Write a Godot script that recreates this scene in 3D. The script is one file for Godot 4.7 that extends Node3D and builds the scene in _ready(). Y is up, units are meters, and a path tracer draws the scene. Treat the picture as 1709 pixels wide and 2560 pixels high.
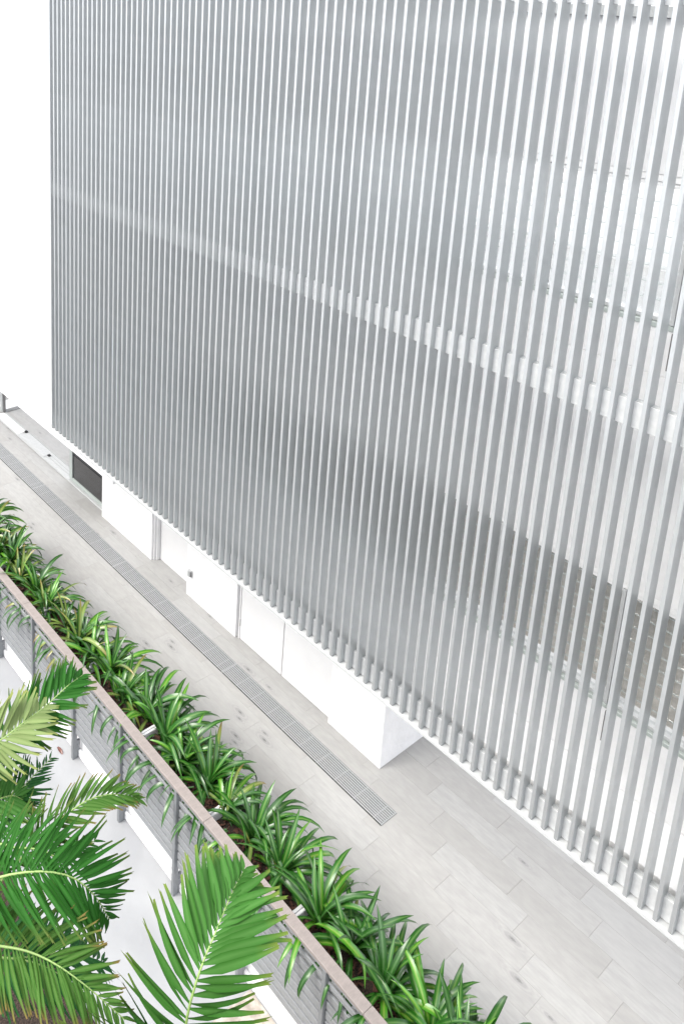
extends Node3D

var rng := RandomNumberGenerator.new()
var M := {}
var mesh_cache := {}
var taken := {}
# surveyed corrections: every group of things is stretched by a per cent or so and shifted into its measured place
var fit_scale := Vector3.ONE
var fit_shift := Vector3.ZERO
var part_scale := Vector3.ONE
var part_shift := Vector3.ZERO

func survey(s: Vector3, o: Vector3) -> void:
	fit_scale = s
	fit_shift = o

# ------------------------------------------------------------------ helpers
func numbered(called: String) -> String:
	if not taken.has(called):
		taken[called] = 0
		return called
	taken[called] += 1
	return "%s_%03d" % [called, taken[called]]

func tag(o: Node, label: String, category: String, group := "") -> void:
	o.set_meta("label", label)
	o.set_meta("category", category)
	if group != "":
		o.set_meta("group", group)

func thing(called: String, label: String, category: String, at := Vector3.ZERO, group := "") -> Node3D:
	var o := Node3D.new()
	o.name = numbered(called)
	add_child(o)
	o.position = at * fit_scale + fit_shift
	o.scale = fit_scale
	tag(o, label, category, group)
	return o

func structure(called: String, at := Vector3.ZERO) -> Node3D:
	var o := Node3D.new()
	o.name = numbered(called)
	add_child(o)
	o.position = at * fit_scale + fit_shift
	o.scale = fit_scale
	o.set_meta("kind", "structure")
	return o

func put(parent: Node, called: String, mesh: Mesh, mat: Material, at := Vector3.ZERO) -> MeshInstance3D:
	var o := MeshInstance3D.new()
	o.name = called
	o.mesh = mesh
	o.material_override = mat
	o.position = at
	parent.add_child(o, true)
	return o

# a box with chamfered edges; UV in metres
func bev(size: Vector3, c := 0.002) -> ArrayMesh:
	var key := "b%.4f_%.4f_%.4f_%.4f" % [size.x, size.y, size.z, c]
	if mesh_cache.has(key):
		return mesh_cache[key]
	c = min(c, min(size.x, min(size.y, size.z)) * 0.45)
	var st := SurfaceTool.new()
	st.begin(Mesh.PRIMITIVE_TRIANGLES)
	st.set_smooth_group(-1)
	var h := size * 0.5
	var ax := [Vector3.RIGHT, Vector3.UP, Vector3.BACK]
	var hs := [h.x, h.y, h.z]
	for a in 3:
		var b := (a + 1) % 3
		var d := (a + 2) % 3
		for s in [-1.0, 1.0]:
			var o: Vector3 = ax[a] * hs[a] * s
			var u: Vector3 = ax[b] * (hs[b] - c)
			var w: Vector3 = ax[d] * (hs[d] - c)
			quad(st, [o - u - w, o + u - w, o + u + w, o - u + w], ax[a] * s, ax[b], ax[d])
		# chamfers along axis a
		for s in [-1.0, 1.0]:
			for t in [-1.0, 1.0]:
				var p1: Vector3 = ax[b] * hs[b] * s + ax[d] * (hs[d] - c) * t
				var p2: Vector3 = ax[b] * (hs[b] - c) * s + ax[d] * hs[d] * t
				var e: Vector3 = ax[a] * (hs[a] - c)
				quad(st, [p1 - e, p1 + e, p2 + e, p2 - e], (ax[b] * s + ax[d] * t).normalized(), ax[a], ax[b])
	for sx in [-1.0, 1.0]:
		for sy in [-1.0, 1.0]:
			for sz in [-1.0, 1.0]:
				var p: Array = [Vector3(sx * h.x, sy * (h.y - c), sz * (h.z - c)), Vector3(sx * (h.x - c), sy * h.y, sz * (h.z - c)), Vector3(sx * (h.x - c), sy * (h.y - c), sz * h.z)]
				var n := Vector3(sx, sy, sz).normalized()
				if (p[1] - p[0]).cross(p[2] - p[0]).dot(n) > 0:
					p = [p[0], p[2], p[1]]
				for v in p:
					st.set_normal(n)
					st.set_uv(Vector2(v.x, v.z))
					st.add_vertex(v)
	var m := st.commit()
	mesh_cache[key] = m
	return m

func quad(st: SurfaceTool, p: Array, n: Vector3, ua: Vector3, va: Vector3) -> void:
	if (p[1] - p[0]).cross(p[2] - p[0]).dot(n) > 0:
		p = [p[0], p[3], p[2], p[1]]
	for i in [0, 1, 2, 0, 2, 3]:
		st.set_normal(n)
		st.set_uv(Vector2(p[i].dot(ua), p[i].dot(va)))
		st.add_vertex(p[i])

# a chamfered box between two corners
func block(parent: Node, called: String, a: Vector3, b: Vector3, mat: Material, c := 0.003) -> MeshInstance3D:
	var lo := Vector3(min(a.x, b.x), min(a.y, b.y), min(a.z, b.z))
	var hi := Vector3(max(a.x, b.x), max(a.y, b.y), max(a.z, b.z))
	var o := put(parent, called, bev(hi - lo, c), mat, (lo + hi) * 0.5)
	if parent.has_meta("surveyed"):
		o.position = o.position * part_scale + part_shift
		o.scale = part_scale
	return o

func lin(r: float, g: float, b: float) -> Color:
	return Color(r, g, b).linear_to_srgb()

func noise_tex(freq: float, lo: Color, hi: Color, seed_: int, size := 256, oct := 4) -> NoiseTexture2D:
	var n := FastNoiseLite.new()
	n.seed = seed_
	n.frequency = freq
	n.fractal_octaves = oct
	var g := Gradient.new()
	g.colors = PackedColorArray([lo, hi])
	g.offsets = PackedFloat32Array([0.15, 0.85])
	var t := NoiseTexture2D.new()
	t.width = size
	t.height = size
	t.seamless = true
	t.noise = n
	t.color_ramp = g
	return t

func noise_normal(freq: float, strength: float, seed_: int, size := 256) -> NoiseTexture2D:
	var n := FastNoiseLite.new()
	n.seed = seed_
	n.frequency = freq
	n.fractal_octaves = 4
	var t := NoiseTexture2D.new()
	t.width = size
	t.height = size
	t.seamless = true
	t.as_normal_map = true
	t.bump_strength = strength
	t.noise = n
	return t

func flat(c: Color, rough: float, metal := 0.0) -> StandardMaterial3D:
	var m := StandardMaterial3D.new()
	m.albedo_color = c
	m.roughness = rough
	m.metallic = metal
	return m

func grained(lo: Color, hi: Color, rough: float, freq: float, seed_: int, scale_: float, bump := 0.0) -> StandardMaterial3D:
	var m := StandardMaterial3D.new()
	m.albedo_texture = noise_tex(freq, lo, hi, seed_)
	m.roughness = rough
	m.uv1_triplanar = true
	m.uv1_world_triplanar = true
	m.uv1_scale = Vector3.ONE * scale_
	if bump > 0.0:
		m.normal_enabled = true
		m.normal_texture = noise_normal(0.05, bump, seed_ + 50)
		m.normal_scale = 0.5
	return m

# print of one wood-look tile: grain along x, a few knots
func plank_image(seed_: int, base: Color, contrast: float, w := 512, h := 160) -> ImageTexture:
	var img := Image.create(w, h, false, Image.FORMAT_RGB8)
	var n1 := FastNoiseLite.new()
	n1.seed = seed_
	n1.frequency = 0.011
	n1.fractal_octaves = 4
	var n2 := FastNoiseLite.new()
	n2.seed = seed_ + 7
	n2.frequency = 0.05
	n2.fractal_octaves = 3
	var r := RandomNumberGenerator.new()
	r.seed = seed_ * 31 + 5
	var knots := []
	for i in r.randi_range(0, 2):
		knots.append([r.randf_range(40, w - 40), r.randf_range(20, h - 20), r.randf_range(9, 20), r.randf_range(0.5, 1.0)])
	for y in h:
		for x in w:
			var yy := float(y)
			var dark := 0.0
			for k in knots:
				var dx: float = (x - k[0]) / (k[2] * 2.6)
				var dy: float = (y - k[1]) / k[2]
				var d2 := dx * dx + dy * dy
				yy += signf(dy) * k[2] * 0.7 * exp(-d2 * 0.5)
				dark += k[3] * exp(-d2 * 3.2) * (0.6 + 0.5 * n2.get_noise_2d(x * 1.4, y * 3.0))
				dark += 0.22 * k[3] * exp(-d2 * 0.35) * (0.5 + 0.5 * sin(sqrt(d2) * 9.0))
			var g := n1.get_noise_2d(x * 0.35, yy * 4.5)
			var f := n2.get_noise_2d(x * 0.32, yy * 9.0)
			var m := n1.get_noise_2d(x * 0.8 + 900.0, yy * 1.6)
			var v := 1.0 + contrast * (0.55 * g + 0.4 * f + 0.6 * m) - contrast * 0.35 * maxf(0.0, g - 0.25) * 4.0 * 0.5
			v -= dark * 0.42
			v = clampf(v, 0.25, 1.25)
			img.set_pixel(x, y, Color(clampf(base.r * v, 0, 1), clampf(base.g * (v * 0.99 + 0.01), 0, 1), clampf(base.b * (v * 0.965 + 0.035), 0, 1)))
	img.generate_mipmaps()
	return ImageTexture.create_from_image(img)

func catmull(p: Array, t: float) -> Vector3:
	var n := p.size() - 1
	var f := clampf(t, 0.0, 1.0) * n
	var i := mini(int(f), n - 1)
	var u := f - i
	var p1: Vector3 = p[i]
	var p2: Vector3 = p[i + 1]
	var p0: Vector3 = p[i - 1] if i > 0 else p1 * 2.0 - p2
	var p3: Vector3 = p[i + 2] if i + 2 <= n else p2 * 2.0 - p1
	return 0.5 * ((2.0 * p1) + (p2 - p0) * u + (2.0 * p0 - 5.0 * p1 + 4.0 * p2 - p3) * u * u + (3.0 * p1 - p0 - 3.0 * p2 + p3) * u * u * u)

func tube(pts: Array, radii: Array, sides := 6) -> ArrayMesh:
	var st := SurfaceTool.new()
	st.begin(Mesh.PRIMITIVE_TRIANGLES)
	var rings := []
	for i in pts.size():
		var d: Vector3 = (pts[mini(i + 1, pts.size() - 1)] - pts[maxi(i - 1, 0)]).normalized()
		var a := d.cross(Vector3(0.3, 0.2, 0.93)).normalized()
		var b := d.cross(a).normalized()
		var ring := []
		for s in sides:
			var an := TAU * s / sides
			ring.append(pts[i] + (a * cos(an) + b * sin(an)) * radii[i])
		rings.append(ring)
	for i in pts.size() - 1:
		for s in sides:
			var s2 := (s + 1) % sides
			var q: Array = [rings[i][s], rings[i][s2], rings[i + 1][s2], rings[i + 1][s]]
			for k in [0, 1, 2, 0, 2, 3]:
				st.set_smooth_group(0)
				st.set_uv(Vector2(float(s) / sides, float(i) / pts.size()))
				st.add_vertex(q[k])
	st.generate_normals()
	return st.commit()

# a strap leaf growing from the origin along +X, folded along its midrib, arching over
func strap_leaf(length: float, width: float, rise: float, bend: float, twist: float, pal: Array) -> ArrayMesh:
	var st := SurfaceTool.new()
	st.begin(Mesh.PRIMITIVE_TRIANGLES)
	st.set_smooth_group(0)
	var segs := 9
	var rows := []
	var pos := Vector3.ZERO
	for i in segs + 1:
		var t := float(i) / segs
		var th := rise - bend * pow(t, 1.5)
		var dir := Vector3(cos(th), sin(th), 0)
		if i > 0:
			pos += dir * length / segs
		var up := Vector3(-sin(th), cos(th), 0)
		var side := Vector3(0, 0, 1).rotated(dir, twist * t)
		up = up.rotated(dir, twist * t)
		var w := width * (0.42 + 0.58 * sin(clampf(t * 1.9, 0, PI / 2))) * (1.0 - pow(t, 3.4))
		w = maxf(w, 0.0006)
		var fold := 0.34 * (1.0 - 0.6 * t)
		rows.append([pos - side * w * 0.5 + up * w * 0.5 * fold, pos - side * w * 0.2 + up * w * 0.1 * fold, pos, pos + side * w * 0.2 + up * w * 0.1 * fold, pos + side * w * 0.5 + up * w * 0.5 * fold])
	var cols := [pal[0], pal[1], pal[2], pal[1], pal[0]]
	for i in segs:
		for k in 4:
			var q := [[rows[i][k], cols[k], i], [rows[i][k + 1], cols[k + 1], i], [rows[i + 1][k + 1], cols[k + 1], i + 1], [rows[i + 1][k], cols[k], i + 1]]
			for j in [0, 1, 2, 0, 2, 3]:
				var c: Color = q[j][1]
				var tt := float(q[j][2]) / segs
				if pal.size() > 3 and tt > 0.7:
					c = c.lerp(pal[3], (tt - 0.7) / 0.3)
				st.set_color(c)
				st.add_vertex(q[j][0])
	st.generate_normals()
	return st.commit()

# a unit palm leaflet along +X: lanceolate, folded, drooping at the tip, split end
func leaflet(width: float, droop: float, pal: Array, split: float, curl := 0.0) -> ArrayMesh:
	var st := SurfaceTool.new()
	st.begin(Mesh.PRIMITIVE_TRIANGLES)
	st.set_smooth_group(0)
	var segs := 7
	var rows := []
	for i in segs + 1:
		var t := float(i) / segs
		var w := width * minf(1.0, 0.22 + 2.6 * t) * (1.0 - pow(t, 3.0) * 0.93)
		var p := Vector3(t, -droop * t * t, curl * t * t)
		rows.append([p + Vector3(0, w * 0.22, -w * 0.5), p + Vector3(split * 0.0, 0, 0), p + Vector3(0, w * 0.22, w * 0.5)])
	rows[segs][0] += Vector3(split, -split * 0.3, -width * 0.12)
	rows[segs][2] += Vector3(split * 0.4, 0, width * 0.1)
	for i in segs:
		for k in 2:
			var q := [[rows[i][k], k, i], [rows[i][k + 1], k + 1, i], [rows[i + 1][k + 1], k + 1, i + 1], [rows[i + 1][k], k, i + 1]]
			for j in [0, 1, 2, 0, 2, 3]:
				var tt := float(q[j][2]) / segs
				var c: Color = pal[1] if q[j][1] == 1 else pal[0]
				if pal.size() > 2 and tt > 0.8:
					c = c.lerp(pal[2], (tt - 0.8) / 0.2)
				st.set_color(c)
				st.add_vertex(q[j][0])
	st.generate_normals()
	return st.commit()

# ------------------------------------------------------------------ scene
func _ready() -> void:
	rng.seed = 20240611
	set_view()
	make_materials()
	survey(GROUND_S, GROUND_O)
	build_ground()
	survey(Vector3.ONE, Vector3.ZERO)
	build_building()
	survey(SCREEN_S, SCREEN_O)
	build_fin_screen()
	survey(GROUND_S, GROUND_O)
	build_drain()
	survey(GROUND_S, RAIL_O)
	build_railing()
	build_planters()
	survey(Vector3.ONE, Vector3.ZERO)
	build_palms()
	build_litter()

const GROUND_S := Vector3(1.0115, 1.0, 1.016)
const GROUND_O := Vector3(-0.068, 0.0, -0.1365)
const RAIL_O := Vector3(-0.060, 0.0, -0.121)
const SCREEN_S := Vector3(0.998, 0.9906, 1.0)
const SCREEN_O := Vector3(0.0102, 0.1821, 0.0)

func set_view() -> void:
	var cam := Camera3D.new()
	cam.name = "camera"
	add_child(cam)
	cam.transform = Transform3D(Basis(Vector3(0.6019218, 0.0295385, -0.7980085), Vector3(-0.2114865, 0.9695300, -0.1236326), Vector3(0.7700413, 0.2431852, 0.5898282)), Vector3(0, 8.75, 0))
	cam.near = 0.05
	cam.far = 300.0
	cam.projection = Camera3D.PROJECTION_FRUSTUM
	cam.size = 0.05 * 2560.0 / 2188.257
	cam.frustum_offset = Vector2(0.05 * 400.834 / 2188.257, -0.05 * 747.047 / 2188.257)
	cam.current = true

	var sm := ProceduralSkyMaterial.new()
	sm.sky_top_color = Color(0.97, 0.98, 1.0)
	sm.sky_horizon_color = Color(0.90, 0.915, 0.94)
	sm.sky_curve = 0.3
	sm.ground_horizon_color = Color(0.80, 0.80, 0.80)
	sm.ground_bottom_color = Color(0.6, 0.6, 0.6)
	sm.sun_angle_max = 1.0
	var sky := Sky.new()
	sky.sky_material = sm
	var env := Environment.new()
	env.background_mode = Environment.BG_SKY
	env.sky = sky
	env.background_energy_multiplier = 1.0
	env.tonemap_mode = Environment.TONE_MAPPER_LINEAR
	env.tonemap_exposure = 3.6
	env.sdfgi_enabled = true
	env.ssao_enabled = true
	env.ssil_enabled = true
	var we := WorldEnvironment.new()
	we.name = "world_environment"
	we.environment = env
	add_child(we)

	var sun := DirectionalLight3D.new()
	sun.name = "sun"
	sun.light_color = Color(1.0, 0.985, 0.96)
	sun.light_energy = 0.5
	sun.light_angular_distance = 30.0
	sun.shadow_enabled = true
	add_child(sun)
	sun.look_at_from_position(Vector3(-2.3, 8.6, 7.0), Vector3.ZERO, Vector3.UP)

func make_materials() -> void:
	M.wall = grained(lin(0.74, 0.74, 0.75), lin(0.79, 0.79, 0.80), 0.8, 0.012, 3, 0.7, 1.2)
	M.door = grained(lin(0.69, 0.69, 0.70), lin(0.73, 0.73, 0.74), 0.5, 0.01, 4, 0.6)
	M.seal = flat(lin(0.25, 0.25, 0.25), 0.8)
	M.fin = grained(lin(0.435, 0.455, 0.466), lin(0.465, 0.485, 0.496), 0.30, 0.02, 5, 1.3)
	M.fin.metallic = 0.5
	M.rail = grained(lin(0.43, 0.442, 0.45), lin(0.49, 0.50, 0.507), 0.45, 0.03, 6, 2.0)
	M.alu = grained(lin(0.36, 0.375, 0.38), lin(0.42, 0.43, 0.435), 0.42, 0.03, 8, 2.0)
	M.sill = grained(lin(0.38, 0.388, 0.392), lin(0.44, 0.448, 0.452), 0.5, 0.03, 18, 2.0)
	M.alu_dark = flat(lin(0.16, 0.155, 0.155), 0.5)
	M.frame = flat(lin(0.40, 0.44, 0.425), 0.4)
	M.post = grained(lin(0.17, 0.18, 0.19), lin(0.20, 0.21, 0.22), 0.45, 0.03, 9, 2.0)
	M.slat = grained(lin(0.225, 0.234, 0.245), lin(0.265, 0.274, 0.285), 0.45, 0.03, 10, 2.0)
	M.black = flat(lin(0.012, 0.012, 0.013), 0.7)
	M.plastic = flat(lin(0.36, 0.37, 0.38), 0.45)
	M.steel = grained(lin(0.29, 0.30, 0.31), lin(0.35, 0.36, 0.37), 0.5, 0.05, 11, 3.0)
	M.membrane = grained(lin(0.29, 0.295, 0.305), lin(0.35, 0.355, 0.365), 0.75, 0.008, 12, 0.35, 0.8)
	M.planter = grained(lin(0.78, 0.78, 0.79), lin(0.84, 0.84, 0.845), 0.5, 0.02, 13, 1.5)
	M.soil = grained(lin(0.012, 0.008, 0.006), lin(0.07, 0.045, 0.032), 0.95, 0.06, 14, 3.0, 8.0)
	M.dirt = grained(lin(0.30, 0.26, 0.22), lin(0.48, 0.44, 0.39), 0.95, 0.03, 15, 1.2, 4.0)
	M.glass = flat(Color(0.80, 0.84, 0.84, 0.10), 0.03)
	M.glass.transparency = BaseMaterial3D.TRANSPARENCY_ALPHA
	M.dark_glass = flat(lin(0.02, 0.02, 0.022), 0.01)
	M.dark_glass.metallic_specular = 0.9
	M.planks = []
	var tones := [Color(0.632, 0.631, 0.628), Color(0.622, 0.620, 0.616), Color(0.637, 0.636, 0.634), Color(0.614, 0.611, 0.606), Color(0.633, 0.631, 0.628), Color(0.628, 0.626, 0.624), Color(0.640, 0.639, 0.638), Color(0.623, 0.620, 0.616)]
	for i in 8:
		var m := StandardMaterial3D.new()
		m.albedo_texture = plank_image(100 + i, tones[i], 0.05 + 0.010 * (i % 3))
		m.roughness = 0.55
		M.planks.append(m)
	M.room_planks = []
	for i in 3:
		var m := StandardMaterial3D.new()
		m.albedo_texture = plank_image(200 + i, [Color(0.60, 0.568, 0.53), Color(0.56, 0.532, 0.498), Color(0.62, 0.592, 0.556)][i], 0.15)
		m.roughness = 0.55
		M.room_planks.append(m)
	M.grout = flat(lin(0.28, 0.278, 0.275), 0.9)
	M.screed = flat(lin(0.32, 0.318, 0.315), 0.9)
	M.handrail = StandardMaterial3D.new()
	M.handrail.albedo_texture = plank_image(301, Color(0.537, 0.503, 0.489), 0.12, 512, 96)
	M.handrail.roughness = 0.6
	M.handrail.uv1_scale = Vector3(1.2, 6.0, 1)
	M.leaf = StandardMaterial3D.new()
	M.leaf.vertex_color_use_as_albedo = true
	M.leaf.roughness = 0.29
	M.leaf.backlight = Color(0.25, 0.4, 0.15)
	M.leaf.cull_mode = BaseMaterial3D.CULL_DISABLED
	M.palm = M.leaf.duplicate()
	M.palm.roughness = 0.6
	M.palm.metallic_specular = 0.22
	M.palm.backlight = Color(0.16, 0.32, 0.08)
	M.rachis = flat(lin(0.22, 0.32, 0.10), 0.5)
	M.trunk = grained(lin(0.10, 0.08, 0.06), lin(0.22, 0.19, 0.15), 0.9, 0.04, 21, 3.0, 4.0)
	M.bark = []
	for c in [lin(0.10, 0.045, 0.03), lin(0.18, 0.095, 0.065), lin(0.05, 0.025, 0.02)]:
		M.bark.append(flat(c, 0.9))

# ------------------------------------------------------------------ ground and walkway
const PL := 0.942
const PW := 0.2755

func plank_mesh(length: float, flip: bool) -> ArrayMesh:
	var key := "plank%.3f%s" % [length, flip]
	if mesh_cache.has(key):
		return mesh_cache[key]
	var st := SurfaceTool.new()
	st.begin(Mesh.PRIMITIVE_TRIANGLES)
	st.set_smooth_group(-1)
	var hx := length * 0.5 - 0.0006
	var hz := PW * 0.5 - 0.0004
	var c := 0.0008
	var y0 := -0.012
	var top := [Vector3(-hx + c, 0, -hz + c), Vector3(hx - c, 0, -hz + c), Vector3(hx - c, 0, hz - c), Vector3(-hx + c, 0, hz - c)]
	var rim := [Vector3(-hx, -c, -hz), Vector3(hx, -c, -hz), Vector3(hx, -c, hz), Vector3(-hx, -c, hz)]
	var low := [Vector3(-hx, y0, -hz), Vector3(hx, y0, -hz), Vector3(hx, y0, hz), Vector3(-hx, y0, hz)]
	var faces := [[top[0], top[1], top[2], top[3], Vector3.UP]]
	var ns := [Vector3.FORWARD, Vector3.RIGHT, Vector3.BACK, Vector3.LEFT]
	for i in 4:
		var k := (i + 1) % 4
		faces.append([rim[i], rim[k], top[k], top[i], (ns[i] + Vector3.UP).normalized()])
		faces.append([low[i], low[k], rim[k], rim[i], ns[i]])
	for fc in faces:
		var p: Array = [fc[0], fc[1], fc[2], fc[3]]
		var n: Vector3 = fc[4]
		if (p[1] - p[0]).cross(p[2] - p[0]).dot(n) > 0:
			p = [p[0], p[3], p[2], p[1]]
		for j in [0, 1, 2, 0, 2, 3]:
			var v: Vector3 = p[j]
			var uv := Vector2(v.x / PL + 0.5, v.z / PW + 0.5)
			if flip:
				uv = Vector2.ONE - uv
			st.set_normal(n)
			st.set_uv(uv)
			st.add_vertex(v)
	var m := st.commit()
	mesh_cache[key] = m
	return m

func lay_planks(parent: Node, x0: float, x1: float, z0: float, z1: float, y: float, mats: Array) -> void:
	# rows lie along x and step by a quarter of a tile
	var r0 := int(floor((z0 + 6.75) / PW)) - 1
	var r1 := int(ceil((z1 + 6.75) / PW)) + 1
	for r in range(r0, r1):
		var za := -6.75 + r * PW
		if za < z0 - 0.001 or za + PW > z1 + 0.001:
			continue
		var off := -3.04 + 0.2405 * r
		var k0 := int(floor((x0 - off) / PL))
		for k in range(k0, k0 + int((x1 - x0) / PL) + 2):
			var xa := off + k * PL
			var mid := Vector3(xa + PL * 0.5, y, za + PW * 0.5)
			if mid.x < x0 - 0.3 or mid.x > x1 + 0.3:
				continue
			var o := put(parent, "plank", plank_mesh(PL, rng.randf() < 0.5), mats[rng.randi() % mats.size()], mid)
			o.position.y += rng.randf_range(-0.0004, 0.0004)

func build_ground() -> void:
	var base := structure("ground", Vector3.ZERO)
	block(base, "lower_terrace", Vector3(-40, -0.60, -4.36), Vector3(30, -0.38, 3.2), M.membrane, 0.01)
	block(base, "earth", Vector3(-140, -0.9, -140), Vector3(140, -0.62, 140), M.dirt, 0.01)

	var bed := structure("planting_bed")
	block(bed, "soil", Vector3(-40, -0.379, -2.98), Vector3(30, -0.345, 1.0), M.soil, 0.012)
	block(bed, "bare_earth", Vector3(-4.32, -0.379, -4.296), Vector3(30, -0.372, -2.985), M.dirt, 0.003)

	var fl := structure("walkway_floor")
	block(fl, "screed", Vector3(-24, -0.30, -10.2), Vector3(8, -0.010, -4.372), M.screed, 0.004)
	# tiles that show in the photograph, one by one
	lay_planks(fl, -17.2, -1.2, -7.86, -4.9, 0.0, M.planks)
	lay_planks(fl, -17.2, -12.6, -4.92, -4.38, 0.0, M.planks)

	var kerb := structure("kerb")
	block(kerb, "upstand", Vector3(-24, -0.385, -4.37), Vector3(8, 0.0, -4.345), M.wall, 0.006)
	block(kerb, "skirting", Vector3(-24, -0.377, -4.342), Vector3(8, -0.275, -4.305), M.wall, 0.010)
	block(kerb, "capping", Vector3(-24, -0.09, -4.343), Vector3(8, -0.07, -4.333), M.wall, 0.003)

# ------------------------------------------------------------------ the white building
const ZW := -5.6   # plane of the louvred wall behind the fins

func build_building() -> void:
	var b := thing("white_building", "white rendered building behind the grey vertical fin screen", "building")
	b.set_meta("surveyed", true)
	part_scale = GROUND_S
	part_shift = GROUND_O
	# ground floor, left to right
	block(b, "wall", Vector3(-11.116, 0.0, -7.25), Vector3(-9.66, 3.06, -6.896), M.wall, 0.004)
	block(b, "door_jamb", Vector3(-9.657, 0.0, -7.2), Vector3(-9.632, 3.06, -6.93), M.door, 0.003)
	block(b, "door_jamb", Vector3(-9.629, 0.0, -7.2), Vector3(-9.606, 3.06, -6.965), M.door, 0.003)
	block(b, "door_panel", Vector3(-9.6, 0.004, -7.2), Vector3(-8.70, 3.06, -7.03), M.door, 0.003)
	block(b, "wall", Vector3(-8.726, 0.0, -7.25), Vector3(-7.605, 3.06, -6.872), M.wall, 0.004)
	block(b, "shadow_gap", Vector3(-7.602, 0.0, -7.2), Vector3(-7.58, 2.92, -6.93), M.wall, 0.002)
	block(b, "door_jamb", Vector3(-7.577, 0.0, -7.2), Vector3(-7.553, 2.922, -6.90), M.door, 0.003)
	var d1 := block(b, "door", Vector3(-7.547, 0.008, -6.96), Vector3(-6.722, 2.70, -6.910), M.door, 0.003)
	var d2 := block(b, "door", Vector3(-6.708, 0.008, -6.96), Vector3(-5.842, 2.70, -6.908), M.door, 0.003)
	for y in [0.265, 1.35, 2.45]:
		hinge(d1, Vector3(-7.549, y, -6.905) - Vector3(-7.1345, 1.354, -6.935))
		hinge(d2, Vector3(-5.838, y - 0.09, -6.903) - Vector3(-6.275, 1.354, -6.934))
	block(b, "door_backing", Vector3(-7.55, 0.0, -7.2), Vector3(-5.83, 2.92, -6.99), M.seal, 0.002)
	block(b, "door_head", Vector3(-7.55, 2.706, -7.19), Vector3(-5.84, 2.921, -6.912), M.door, 0.003)
	block(b, "wall", Vector3(-5.826, 0.0, -9.8), Vector3(-5.004, 3.06, -6.85), M.wall, 0.005)
	# outlet on the wall
	var ol := block(b, "power_outlet", Vector3(-8.665, 0.36, -6.869), Vector3(-8.585, 0.475, -6.845), M.rail, 0.008)
	put(ol, "cover", bev(Vector3(0.056, 0.098, 0.024), 0.008), M.plastic, Vector3(0.004, 0.004, 0.0245))
	put(ol, "gasket", bev(Vector3(0.008, 0.07, 0.014), 0.002), M.alu_dark, Vector3(0.037, 0.0, 0.014))
	# recess under the building to the right
	for x in [-2.4, 0.6, 3.6]:
		block(b, "column", Vector3(x - 0.15, 0.0, -9.9), Vector3(x + 0.15, 2.93, -9.6), M.wall, 0.006)
	# room behind the sliding doors
	block(b, "back_wall", Vector3(-11.13, 0.0, -10.1), Vector3(-5.83, 3.06, -9.86), M.wall, 0.004)
	block(b, "back_wall", Vector3(-23.8, 0.0, -10.1), Vector3(-18.5, 3.06, -9.86), M.wall, 0.004)
	block(b, "wall", Vector3(-11.2, 0.0, -9.85), Vector3(-11.13, 3.06, -7.26), M.wall, 0.004)
	build_sliding_doors(b)
	# slabs
	part_scale = SCREEN_S
	part_shift = SCREEN_O
	block(b, "floor_slab", Vector3(-23.8, 2.935, -10.0), Vector3(7.8, 3.25, -5.165), M.wall, 0.004)
	block(b, "floor_slab", Vector3(-9.3, 6.02, -8.05), Vector3(7.8, 6.35, ZW - 0.002), M.wall, 0.004)
	block(b, "roof_slab", Vector3(-9.3, 8.667, -5.9), Vector3(7.8, 9.0, ZW - 0.002), M.wall, 0.004)
	# downstand beam and plain wall beyond the screen
	block(b, "downstand_beam", Vector3(-23.8, 2.88, -5.42), Vector3(-7.888, 3.078, -5.112), M.wall, 0.004)
	block(b, "wall", Vector3(-23.8, 3.081, -5.43), Vector3(-9.27, 10.2, -5.113), M.wall, 0.004)
	# louvred wall behind the screen, two storeys
	storey(b, 3.252, 3.80, 4.82, 6.018)
	storey(b, 6.352, 6.66, 7.64, 8.59)
	block(b, "lintel_shade_band", Vector3(-9.25, 8.592, ZW - 0.2), Vector3(7.7, 8.664, ZW + 0.03), M.alu, 0.003)  # grey colour paints in the shade on the wall head below the slab
	# rooms behind the louvres
	for lv in [[3.252, 1.6], [6.352, 1.05]]:
		block(b, "room_wall", Vector3(-9.24, lv[0], -8.0), Vector3(7.6, lv[0] + lv[1], -7.9), M.wall, 0.003)
		survey(SCREEN_S, SCREEN_O)
		var rf := structure("room_floor")
		survey(Vector3.ONE, Vector3.ZERO)
		block(rf, "boards", Vector3(-5.2, lv[0], -7.89), Vector3(0.5, lv[0] + 0.02, ZW - 0.21), M.grout, 0.002)
		lay_planks(rf, -4.6, -0.9, -7.86, ZW - 0.215, lv[0] + 0.034, M.room_planks if lv[0] < 5.0 else M.planks)
	b.remove_meta("surveyed")
	var o := thing("unseen_opposite_building", "unseen white building across the courtyard, shaped to shade the lower fins", "building", Vector3(-5, -0.6, 6.2))  # out of view; height and distance set to shade the lower fins
	block(o, "wall", Vector3(-40, 0, 0), Vector3(40, 11.0, 6.0), M.wall, 0.01)

func hinge(parent: Node, at: Vector3) -> void:
	put(parent, "hinge", bev(Vector3(0.010, 0.105, 0.014), 0.003), M.steel, at)

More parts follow.
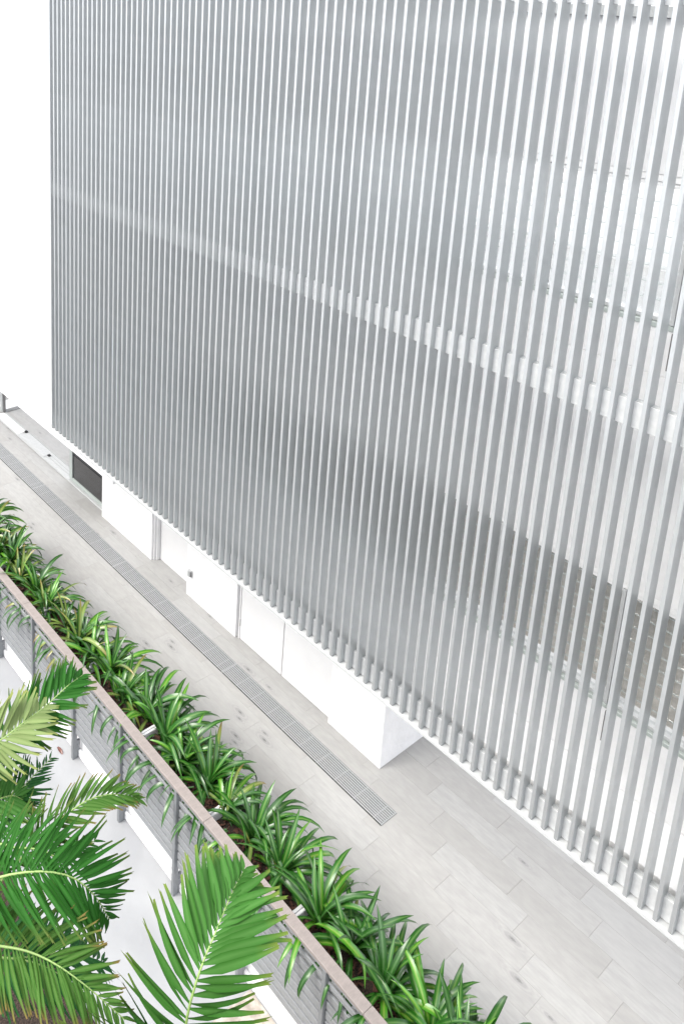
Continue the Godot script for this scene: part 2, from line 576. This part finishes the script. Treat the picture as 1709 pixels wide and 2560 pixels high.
func storey(b: Node, y0: float, ya: float, yb: float, y1: float) -> void:
	block(b, "wall", Vector3(-9.25, y0, ZW - 0.2), Vector3(7.7, ya, ZW), M.wall, 0.003)
	block(b, "wall", Vector3(-9.25, yb, ZW - 0.2), Vector3(7.7, y1, ZW), M.wall, 0.003)
	var first := -3.17 - 0.94 * 6
	block(b, "wall", Vector3(-9.25, ya, ZW - 0.2), Vector3(first - 0.003, yb, ZW), M.wall, 0.003)
	block(b, "wall", Vector3(first + 0.94 * 12 + 0.003, ya, ZW - 0.2), Vector3(7.7, yb, ZW), M.wall, 0.003)
	for i in 12:
		louvre_window(b, first + 0.94 * i, first + 0.94 * (i + 1), ya, yb, i >= 5 and i <= 8)

func louvre_window(b: Node, x0: float, x1: float, y0: float, y1: float, fine: bool) -> void:
	var w := Node3D.new()
	w.name = "louvre_window"
	w.position = Vector3(x0, y0, ZW) * SCREEN_S + SCREEN_O
	w.scale = SCREEN_S
	b.add_child(w, true)
	var W := x1 - x0
	var H := y1 - y0
	block(w, "frame_head", Vector3(0, H - 0.045, -0.10), Vector3(W, H - 0.002, -0.004), M.planter, 0.003)
	block(w, "frame_head", Vector3(0.03, H - 0.075, -0.095), Vector3(W - 0.03, H - 0.048, -0.012), M.planter, 0.003)
	block(w, "frame_sill", Vector3(0.0, 0.002, -0.10), Vector3(W, 0.035, 0.006), M.frame, 0.003)
	block(w, "frame_sill", Vector3(0.03, 0.038, -0.085), Vector3(W - 0.03, 0.066, -0.02), M.rail, 0.003)
	# louvre galleries: jamb channel, clips and operating bar
	block(w, "jamb", Vector3(W - 0.028, 0.04, -0.10), Vector3(W - 0.002, H - 0.05, 0.004), M.rail, 0.002)
	block(w, "jamb", Vector3(0.002, 0.04, -0.10), Vector3(0.027, H - 0.05, -0.004), M.alu_dark, 0.002)
	block(w, "operating_bar", Vector3(0.004, -0.255, 0.001), Vector3(0.030, 0.0, 0.026), M.alu_dark, 0.003)
	block(w, "handle", Vector3(-0.085, -0.235, 0.001), Vector3(-0.068, -0.03, 0.016), M.alu, 0.004)
	var pitch := 0.105
	var n := int((H - 0.14) / pitch)
	for i in n + 1:
		var y := 0.075 + i * pitch
		var bl := put(w, "blade", bev(Vector3(W - 0.07, 0.128, 0.005), 0.001), M.glass, Vector3(W * 0.5 + 0.003, y + 0.05, -0.05))
		bl.rotation.x = 0.13
		if not fine:
			continue
		put(w, "clip", bev(Vector3(0.012, 0.03, 0.05), 0.003), M.alu_dark, Vector3(0.040, y, -0.045))
		var edge := put(bl, "edge", bev(Vector3(W - 0.07, 0.004, 0.006), 0.001), M.frame, Vector3(0, -0.066, 0))
		edge.rotation.x = 0.0

func build_sliding_doors(b: Node) -> void:
	var d := Node3D.new()
	d.name = "sliding_door"
	b.add_child(d, true)
	d.position = GROUND_O
	d.scale = GROUND_S
	block(d, "track", Vector3(-15.42, 0.001, -7.235), Vector3(-11.118, 0.012, -6.975), M.rail, 0.003)
	block(d, "track_rib", Vector3(-15.42, 0.0125, -6.992), Vector3(-11.119, 0.022, -6.978), M.rail, 0.002)
	block(d, "track_rib", Vector3(-15.42, 0.0125, -7.232), Vector3(-11.119, 0.020, -7.215), M.alu, 0.002)
	block(d, "track_rib", Vector3(-13.36, 0.0125, -7.09), Vector3(-11.119, 0.018, -7.078), M.alu, 0.002)
	block(d, "track_rib", Vector3(-13.36, 0.0125, -7.15), Vector3(-11.119, 0.018, -7.140), M.alu, 0.002)
	block(d, "track_cover", Vector3(-15.42, 0.0125, -7.175), Vector3(-14.44, 0.026, -7.0), M.planter, 0.003)
	block(d, "track_cover", Vector3(-14.435, 0.0125, -7.105), Vector3(-13.375, 0.022, -7.002), M.rail, 0.003)
	block(d, "end_cap", Vector3(-14.445, 0.0125, -7.205), Vector3(-14.39, 0.045, -7.15), M.black, 0.004)
	block(d, "end_cap", Vector3(-13.375, 0.0125, -7.135), Vector3(-13.32, 0.04, -7.085), M.black, 0.004)
	# the closed leaf
	block(d, "stile", Vector3(-12.43, 0.02, -7.075), Vector3(-12.335, 3.05, -7.022), M.frame, 0.004)
	block(d, "bottom_rail", Vector3(-12.33, 0.02, -7.07), Vector3(-11.119, 0.075, -7.022), M.frame, 0.004)
	block(d, "pane", Vector3(-12.332, 0.078, -7.056), Vector3(-11.119, 2.86, -7.044), M.dark_glass, 0.001)
	block(d, "blind", Vector3(-12.36, 0.03, -7.14), Vector3(-11.12, 2.86, -7.12), M.alu_dark, 0.002)
	# the open leaf at the far end and the floor strip inside
	block(d, "stile", Vector3(-15.55, 0.013, -7.236), Vector3(-15.455, 2.87, -7.16), M.alu, 0.004)
	block(d, "seal", Vector3(-15.452, 0.013, -7.232), Vector3(-15.440, 2.87, -7.18), M.alu_dark, 0.002)
	block(d, "pane", Vector3(-17.5, 0.05, -7.205), Vector3(-15.555, 2.86, -7.193), M.glass, 0.001)
	block(d, "floor_grille", Vector3(-15.56, 0.001, -8.6), Vector3(-15.44, 0.008, -7.24), M.alu_dark, 0.001)
	for i in 4:
		block(d, "grille_bar", Vector3(-15.553 + 0.03 * i, 0.0085, -8.6), Vector3(-15.541 + 0.03 * i, 0.012, -7.24), M.alu, 0.001)
	block(d, "threshold", Vector3(-15.95, 0.001, -8.6), Vector3(-15.57, 0.01, -7.24), M.planter, 0.002)

# ------------------------------------------------------------------ the fin screen
func build_fin_screen() -> void:
	var s := thing("fin_screen", "tall screen of pale grey vertical aluminium fins in front of the white building", "screen", Vector3(0, 3.1, -5.0))
	var p := 0.0945954
	var x_left := -5.5610782 - 39.2 * p
	var x_right := -5.5610782 + 66 * p
	for j in range(-38, 67):
		var x := -5.5610782 + p * j
		var fin := put(s, "fin", bev(Vector3(0.0245, 6.2, 0.102), 0.0012), M.fin, Vector3(x - 0.01225 + rng.randf_range(-0.0006, 0.0006), 3.104, -0.051))
		fin.rotation.y = rng.randf_range(-0.007, 0.007)
	# rails run through the rear half of the fins
	for y in [[0.006, 0.172], [3.10, 3.27], [5.565, 5.73]]:
		for k in 8:
			var xa := lerpf(x_left + 0.03, x_right, k / 8.0)
			var xb := lerpf(x_left + 0.03, x_right, (k + 1) / 8.0) - 0.003
			var r := block(s, "rail", Vector3(xa, y[0], -0.1015), Vector3(xb, y[1], -0.0525), M.rail, 0.002)
			put(r, "capping", bev(Vector3(xb - xa, 0.004, 0.036), 0.0015), M.alu, Vector3(0, (y[1] - y[0]) * 0.5 + 0.0023, -0.004))
	for x in [-8.6, -7.0, -5.4, 0.3]:
		block(s, "wall_bracket", Vector3(x - 0.02, 3.14, -0.598), Vector3(x + 0.02, 3.23, -0.103), M.alu, 0.003)
	block(s, "rear_gap_shade", Vector3(x_left, 0.0, -0.158), Vector3(x_right, 0.10, -0.104), M.black, 0.002)  # black strip painted in for the shaded gap between bottom rail and slab
	block(s, "sill", Vector3(x_left, -0.024, -0.107), Vector3(x_right, 0.0, 0.006), M.sill, 0.003)
	block(s, "sill_lip", Vector3(x_left, -0.036, -0.006), Vector3(x_right, -0.0245, 0.003), M.alu, 0.002)

# ------------------------------------------------------------------ drain in the walkway
func build_drain() -> void:
	var ends := [-4.515, -7.214, -9.868, -12.522, -15.176]
	var names := ["slotted drain grate nearest the camera, ending beside the white corner wall", "slotted drain grate beside the white double doors", "slotted drain grate in front of the wall with the power outlet", "slotted drain grate in front of the dark glass door leaf", "slotted drain grate at the far end beside the sliding door track"]
	for i in 5:
		var x1: float = ends[i]
		var x0: float = ends[i + 1] if i < 4 else -17.8
		var g := thing("drain_grate", names[i], "drain", Vector3(x1, 0.0, -6.44), "drain grates along the walkway")
		var L := x1 - x0 - 0.004
		block(g, "channel", Vector3(-L, 0.0006, -0.1315), Vector3(0, 0.0016, 0.1315), M.black, 0.0003)
		var pitch := 0.252 / 9.0
		for k in 9:
			var z := -0.126 + pitch * (k + 0.5)
			block(g, "bar", Vector3(-L + 0.012, 0.003, z - 0.0082), Vector3(-0.012, 0.0125, z + 0.0082), M.steel, 0.001)
		for e in [-L + 0.006, -0.006]:
			block(g, "end_bar", Vector3(e - 0.006, 0.003, -0.126), Vector3(e + 0.006, 0.0105, 0.126), M.steel, 0.001)
		var x := -0.117
		while x > -L + 0.05:
			block(g, "cross_bar", Vector3(x - 0.004, 0.0025, -0.125), Vector3(x + 0.004, 0.0085, 0.125), M.steel, 0.001)
			x -= 0.2868

# ------------------------------------------------------------------ railing
func build_litter() -> void:
	var pal := [Color(0.10, 0.03, 0.025), Color(0.12, 0.04, 0.03), Color(0.16, 0.07, 0.05)]
	var o := put(self, "fallen_leaf", strap_leaf(0.14, 0.05, 0.25, 0.7, 0.6, pal), M.leaf, Vector3(-7.90, -0.374, -4.37))
	tag(o, "small dried reddish leaf lying on the white lower terrace", "leaf")

func build_railing() -> void:
	var r := thing("walkway_railing", "pale grey slatted railing with a pinkish timber handrail along the planters", "railing", Vector3(0, -0.38, -4.28))
	var oy := 0.38
	var xs := []
	for k in range(-4, 14):
		xs.append(-3.414 - 1.0165 * k)
	# handrail in lengths
	var joints := [1.2, -1.2, -3.02, -5.02, -8.75, -11.4, -14.5, -18.0]
	for i in joints.size() - 1:
		var xa: float = joints[i + 1] + 0.001
		var xb: float = joints[i] - 0.001
		block(r, "handrail", Vector3(xa, 0.968 + oy, -0.065), Vector3(xb, 1.0 + oy, 0.04), M.handrail, 0.004)
	for k in xs.size() - 1:
		var xb: float = xs[k]
		var xa: float = xs[k + 1]
		put(r, "post", bev(Vector3(0.042, 1.345, 0.062), 0.003), M.post, Vector3(xb - 0.021, 0.6725, 0.009))
		var br := put(r, "bracket", bev(Vector3(0.03, 0.26, 0.042), 0.003), M.post, Vector3(xb - 0.019, 0.12, -0.0435))
		put(br, "bolt", bev(Vector3(0.014, 0.014, 0.02), 0.004), M.steel, Vector3(0.018, 0.06, 0.0))
		put(br, "bolt", bev(Vector3(0.014, 0.014, 0.02), 0.004), M.steel, Vector3(0.018, -0.06, 0.0))
		for i in 9:
			var y := 0.925 - 0.108 * i + oy
			var sl: MeshInstance3D
			if i < 2:
				sl = put(r, "slat", bev(Vector3(xb - 0.046 - xa, 0.052, 0.018), 0.002), M.slat, Vector3((xb - 0.042 + xa) * 0.5, y, 0.0))
			else:
				sl = put(r, "slat", bev(Vector3(xb - 0.046 - xa, 0.080, 0.026), 0.003), M.slat, Vector3((xb - 0.042 + xa) * 0.5, y - 0.014, -0.006))

# ------------------------------------------------------------------ planters and their plants
func ordinal(i: int) -> String:
	var words := ["first", "second", "third", "fourth", "fifth", "sixth", "seventh", "eighth", "ninth", "tenth", "eleventh", "twelfth", "thirteenth", "fourteenth", "fifteenth", "sixteenth", "seventeenth", "eighteenth", "nineteenth", "twentieth", "twenty-first", "twenty-second", "twenty-third", "twenty-fourth", "twenty-fifth", "twenty-sixth", "twenty-seventh"]
	return words[i]

func build_planters() -> void:
	var joint := -4.03
	for k in range(-1, 7):
		var x1 := joint + 1.2 - 1.2 * (k + 1) - 0.004
		var x0 := x1 - 1.2 + 0.008
		var lab := "white trough planter behind the railing, %s from the near end" % ordinal(k + 1)
		var b := thing("planter_box", lab, "planter", Vector3((x0 + x1) * 0.5, 0.004, -4.655), "white planter boxes behind the railing")
		var hx := (x1 - x0) * 0.5
		block(b, "side", Vector3(-hx, 0, 0.195), Vector3(hx, 0.72, 0.225), M.planter, 0.006)
		block(b, "side", Vector3(-hx, 0, -0.225), Vector3(hx, 0.72, -0.195), M.planter, 0.006)
		block(b, "end", Vector3(-hx, 0, -0.194), Vector3(-hx + 0.028, 0.718, 0.194), M.planter, 0.006)
		block(b, "end", Vector3(hx - 0.028, 0, -0.194), Vector3(hx, 0.718, 0.194), M.planter, 0.006)
		block(b, "soil", Vector3(-hx + 0.029, 0.05, -0.193), Vector3(hx - 0.029, 0.635, 0.193), M.soil, 0.01)
		bark_chips(b, hx - 0.04, 0.18, 0.637)
	strap_plants()

func bark_chips(parent: Node, hx: float, hz: float, y: float) -> void:
	var st := SurfaceTool.new()
	st.begin(Mesh.PRIMITIVE_TRIANGLES)
	var chip := BoxMesh.new()
	chip.size = Vector3(0.045, 0.006, 0.016)
	for i in 240:
		var bs := Basis.from_euler(Vector3(rng.randf_range(-0.5, 0.5), rng.randf() * TAU, rng.randf_range(-0.4, 0.4))).scaled(Vector3.ONE * rng.randf_range(0.5, 1.5))
		st.append_from(chip, 0, Transform3D(bs, Vector3(rng.randf_range(-hx, hx), y + rng.randf_range(0.0, 0.02), rng.randf_range(-hz, hz))))
	var o := put(parent, "bark_mulch", st.commit(), M.bark[0])
	o.set_meta("kind", "stuff")

var leaf_sets := []

func make_leaf_sets() -> void:
	var pals := [
		[Color(0.009, 0.058, 0.005), Color(0.016, 0.085, 0.009), Color(0.085, 0.17, 0.045)],
		[Color(0.014, 0.080, 0.006), Color(0.026, 0.115, 0.012), Color(0.11, 0.20, 0.05)],
		[Color(0.034, 0.155, 0.008), Color(0.060, 0.20, 0.014), Color(0.17, 0.28, 0.05)],
		[Color(0.009, 0.050, 0.007), Color(0.016, 0.075, 0.011), Color(0.065, 0.14, 0.045)],
		[Color(0.085, 0.15, 0.025), Color(0.13, 0.20, 0.04), Color(0.22, 0.26, 0.075), Color(0.26, 0.15, 0.045)]]
	for p in pals:
		var set_ := []
		for v in 7:
			var rise := [1.25, 1.05, 0.85, 0.6, 1.4, 0.95, 0.35][v] as float
			var bend := [1.5, 1.9, 1.7, 1.5, 0.9, 2.5, 1.3][v] as float
			var length := [0.56, 0.62, 0.58, 0.50, 0.46, 0.60, 0.44][v] as float
			set_.append(strap_leaf(length, rng.randf_range(0.046, 0.060), rise, bend, rng.randf_range(-0.7, 0.7), p))
		leaf_sets.append(set_)

func strap_plants() -> void:
	make_leaf_sets()
	# x, depth, size, sick leaves (0 to 1)
	var spots := [[-11.02, -4.70, 1.05, 0.1], [-10.66, -4.64, 1.0, 0.1], [-10.30, -4.66, 0.95, 0.1], [-9.98, -4.70, 1.0, 0.1], [-9.62, -4.63, 0.85, 0.55], [-9.22, -4.68, 1.0, 0.12], [-8.86, -4.64, 0.95, 0.15], [-8.42, -4.70, 0.75, 0.6], [-8.05, -4.66, 0.95, 0.35], [-7.70, -4.64, 0.95, 0.1], [-7.38, -4.70, 1.0, 0.05], [-6.98, -4.64, 0.85, 0.10], [-6.60, -4.70, 1.08, 0.03], [-6.22, -4.66, 1.05, 0.0], [-5.86, -4.64, 1.0, 0.03], [-5.50, -4.70, 1.05, 0.03], [-5.16, -4.65, 0.82, 0.12], [-4.78, -4.68, 1.0, 0.04], [-4.38, -4.66, 1.0, 0.03], [-3.86, -4.64, 1.0, 0.03], [-3.52, -4.70, 1.0, 0.03], [-3.14, -4.66, 1.05, 0.02], [-2.72, -4.70, 1.05, 0.02], [-2.36, -4.66, 1.15, 0.02], [-2.02, -4.70, 1.1, 0.02]]
	var n := spots.size()
	for i in n:
		var sp: Array = spots[i]
		var word := "lush green" if sp[3] < 0.3 else "yellowing"
		var lab := "%s strap-leafed plant in the planter row, %s from the far end" % [word, ordinal(i)]
		var pl := thing("strap_leaf_plant", lab, "plant", Vector3(sp[0], 0.64, sp[1]), "strap-leafed plants in the planters")
		pl.scale = Vector3.ONE
		var count := int(42 * sp[2])
		var a0 := rng.randf() * TAU
		for k in count:
			var pal := 0
			var rr := rng.randf()
			if rr < sp[3]:
				pal = 4
			elif rr < 0.42:
				pal = 1
			elif rr < 0.60:
				pal = 2
			elif rr < 0.78:
				pal = 3
			var v := rng.randi() % 7
			var o := put(pl, "leaf", leaf_sets[pal][v], M.leaf, Vector3(rng.randf_range(-0.03, 0.03), rng.randf_range(0.0, 0.06), rng.randf_range(-0.03, 0.03)))
			var az := a0 + k * 2.399 + rng.randf_range(-0.25, 0.25)
			# the railing keeps most leaves on the walkway side
			if sin(az) < -0.35 and rng.randf() < 0.55:
				az = -az
			var sc: float = sp[2] * rng.randf_range(0.88, 1.36)
			o.basis = Basis(Vector3.UP, az).scaled(Vector3.ONE * sc) * Basis(Vector3.RIGHT, rng.randf_range(-0.25, 0.25))
		# leaves that have grown out between the slats
		if rng.randf() < 0.85 or sp[0] > -8.0:
			for k in rng.randi_range(2, 5):
				var o := put(pl, "leaf", leaf_sets[[0, 3, 3, 0, 1][k % 5]][[3, 6, 5, 6][k % 4]], M.leaf, Vector3(rng.randf_range(-0.16, 0.16), rng.randf_range(0.14, 0.22), 0.22))
				o.basis = Basis(Vector3.UP, -PI / 2 + rng.randf_range(-0.7, 0.7)).scaled(Vector3.ONE * rng.randf_range(0.85, 1.15)) * Basis(Vector3.BACK, rng.randf_range(-0.55, -0.25))

# ------------------------------------------------------------------ palms
var leaflet_sets := []

func frond(palm: Node3D, pts: Array, n: int, long: float, wide: float, kind: int, up: Vector3, open := 1.0) -> void:
	var f := Node3D.new()
	f.name = "frond"
	palm.add_child(f, true)
	var line := []
	var rad := []
	for i in 17:
		line.append(catmull(pts, i / 16.0) - palm.position)
		rad.append(lerpf(0.009, 0.002, i / 16.0))
	put(f, "rachis", tube(line, rad, 6), M.rachis)
	for i in n:
		var t := lerpf(0.10, 0.995, (i + 0.5) / n)
		var p := catmull(pts, t)
		var tan := (catmull(pts, minf(t + 0.02, 1.0)) - catmull(pts, t - 0.02)).normalized()
		var side := tan.cross(up).normalized()
		var nrm := side.cross(tan).normalized()
		for s in [-1.0, 1.0]:
			var ln := long * 0.92 * (0.62 + 0.5 * sin(PI * clampf(t * 0.9 + 0.12, 0, 1))) * (1.0 - 0.45 * smoothstep(0.7, 1.0, t)) * rng.randf_range(0.9, 1.08)
			var ang := lerpf(1.25, 0.5, t) * open + rng.randf_range(-0.07, 0.07)
			var dir: Vector3 = (tan * cos(ang) + side * s * sin(ang) + nrm * rng.randf_range(0.0, 0.28)).normalized()
			var y := (nrm - dir * nrm.dot(dir)).normalized().rotated(dir, s * rng.randf_range(-0.1, 0.5))
			var z := dir.cross(y).normalized()
			var o := put(f, "leaflet", leaflet_sets[kind][rng.randi() % leaflet_sets[kind].size()], M.palm, p - palm.position + tan * rng.randf_range(-0.008, 0.008))
			o.basis = Basis(dir * ln, y * ln, z * wide * 0.86 * (1.0 - 0.35 * smoothstep(0.75, 1.0, t)) * 10.0)

func palm(called_label: String, foot: Vector3, crown: Vector3) -> Node3D:
	var p := thing("palm_tree", called_label, "palm", foot, "palms in the courtyard bed")
	var pts := []
	var rad := []
	for i in 9:
		var t := i / 8.0
		pts.append((crown - foot) * t + Vector3(0.05 * sin(t * 4.0), 0, 0.04 * sin(t * 3.0)))
		rad.append(lerpf(0.085, 0.045, t) + (0.004 if i % 2 == 0 else 0.0))
	put(p, "trunk", tube(pts, rad, 10), M.trunk)
	return p

func build_palms() -> void:
	var pals := [
		[Color(0.024, 0.095, 0.013), Color(0.05, 0.13, 0.028), Color(0.10, 0.14, 0.025)],
		[Color(0.009, 0.060, 0.005), Color(0.022, 0.088, 0.012), Color(0.06, 0.08, 0.018)],
		[Color(0.115, 0.165, 0.055), Color(0.155, 0.20, 0.08), Color(0.15, 0.17, 0.05)],
		[Color(0.010, 0.055, 0.012), Color(0.02, 0.08, 0.02)],
		[Color(0.026, 0.082, 0.010), Color(0.055, 0.118, 0.024), Color(0.12, 0.08, 0.025)]]
	for p in pals:
		var set_ := []
		for v in 4:
			set_.append(leaflet(0.1, [0.06, 0.16, 0.10, 0.22][v], p, [0.05, 0.02, 0.09, 0.0][v], [0.04, -0.05, 0.0, 0.08][v]))
		leaflet_sets.append(set_)
	var near_up := Vector3(0.30, 0.88, 0.36).normalized()
	# palm whose bright frond crosses the handrail
	var r := palm("palm whose broad bright green frond reaches across the handrail", Vector3(-2.15, -0.36, -1.75), Vector3(-2.238, 3.803, -1.925))
	frond(r, [Vector3(-2.259, 3.773, -1.915), Vector3(-2.295, 3.992, -1.920), Vector3(-2.302, 4.221, -1.944), Vector3(-2.320, 4.401, -2.028), Vector3(-2.368, 4.472, -2.155), Vector3(-2.457, 4.474, -2.324), Vector3(-2.537, 4.427, -2.474)], 32, 0.365, 0.052, 0, near_up)
	frond(r, [Vector3(-2.238, 3.803, -1.925), Vector3(-1.986, 4.150, -1.888), Vector3(-1.637, 4.348, -1.835), Vector3(-1.292, 4.247, -1.790)], 20, 0.40, 0.06, 0, Vector3.UP)
	frond(r, [Vector3(-2.238, 3.803, -1.915), Vector3(-2.235, 4.148, -1.688), Vector3(-2.186, 4.242, -1.291), Vector3(-2.141, 4.037, -0.951)], 20, 0.40, 0.06, 1, Vector3.UP)
	# palm at the far left, pale fronds
	var a := palm("palm with pale and dark fronds beside the railing, farthest of the palms", Vector3(-4.0, -0.36, -1.3), Vector3(-4.075, 3.897, -1.487))
	frond(a, [Vector3(-4.075, 3.897, -1.507), Vector3(-4.152, 4.211, -1.945), Vector3(-4.121, 4.302, -2.072), Vector3(-4.090, 4.393, -2.199), Vector3(-4.120, 4.425, -2.358), Vector3(-4.170, 4.397, -2.497)], 30, 0.26, 0.033, 1, near_up)
	frond(a, [Vector3(-4.085, 3.897, -1.487), Vector3(-4.111, 4.266, -1.616), Vector3(-4.041, 4.357, -1.714), Vector3(-3.960, 4.448, -1.811), Vector3(-3.970, 4.480, -1.969), Vector3(-4.030, 4.452, -2.158)], 28, 0.29, 0.040, 2, near_up)
	frond(a, [Vector3(-4.065, 3.887, -1.497), Vector3(-3.885, 3.969, -1.704), Vector3(-3.904, 4.031, -1.822), Vector3(-3.904, 4.092, -1.929), Vector3(-4.033, 4.035, -2.188)], 32, 0.21, 0.024, 3, near_up)
	frond(a, [Vector3(-4.055, 3.897, -1.487), Vector3(-3.864, 4.147, -1.601), Vector3(-3.813, 4.208, -1.709), Vector3(-3.834, 4.150, -1.819), Vector3(-3.824, 4.091, -1.880)], 22, 0.25, 0.030, 0, near_up)
	# palm at the lower left, arching dark fronds
	var l := palm("palm with arching dark fronds over the planting bed", Vector3(-3.4, -0.36, -1.0), Vector3(-3.410, 3.943, -1.193))
	frond(l, [Vector3(-3.419, 3.943, -1.212), Vector3(-3.577, 4.000, -1.754), Vector3(-3.556, 4.091, -1.842), Vector3(-3.474, 4.241, -1.957), Vector3(-3.454, 4.273, -2.135), Vector3(-3.424, 4.216, -2.306), Vector3(-3.395, 4.128, -2.427)], 30, 0.20, 0.029, 4, near_up, 0.72)
	frond(l, [Vector3(-3.410, 3.943, -1.193), Vector3(-3.245, 4.412, -1.310), Vector3(-3.144, 4.533, -1.416), Vector3(-3.034, 4.565, -1.575), Vector3(-2.975, 4.477, -1.726), Vector3(-2.927, 4.329, -1.829), Vector3(-2.939, 4.092, -1.924)], 42, 0.34, 0.029, 1, near_up)
	frond(l, [Vector3(-3.400, 3.943, -1.193), Vector3(-3.128, 4.232, -1.276), Vector3(-3.018, 4.293, -1.344), Vector3(-2.898, 4.324, -1.433), Vector3(-2.769, 4.325, -1.513), Vector3(-2.650, 4.237, -1.615), Vector3(-2.513, 4.089, -1.738)], 42, 0.27, 0.028, 4, near_up)
	frond(l, [Vector3(-3.420, 3.943, -1.202), Vector3(-3.605, 4.147, -1.553), Vector3(-3.485, 4.208, -1.670), Vector3(-3.385, 4.209, -1.780), Vector3(-3.306, 4.151, -1.881), Vector3(-3.356, 4.094, -2.100)], 32, 0.24, 0.026, 1, near_up)
	frond(l, [Vector3(-3.410, 3.923, -1.193), Vector3(-3.230, 3.946, -1.391), Vector3(-3.081, 3.899, -1.591), Vector3(-2.934, 3.702, -1.795)], 26, 0.30, 0.034, 3, Vector3.UP)
	frond(l, [Vector3(-3.410, 3.923, -1.193), Vector3(-3.282, 3.749, -1.544), Vector3(-3.233, 3.604, -1.845), Vector3(-3.236, 3.309, -2.100)], 26, 0.30, 0.034, 3, Vector3.UP)
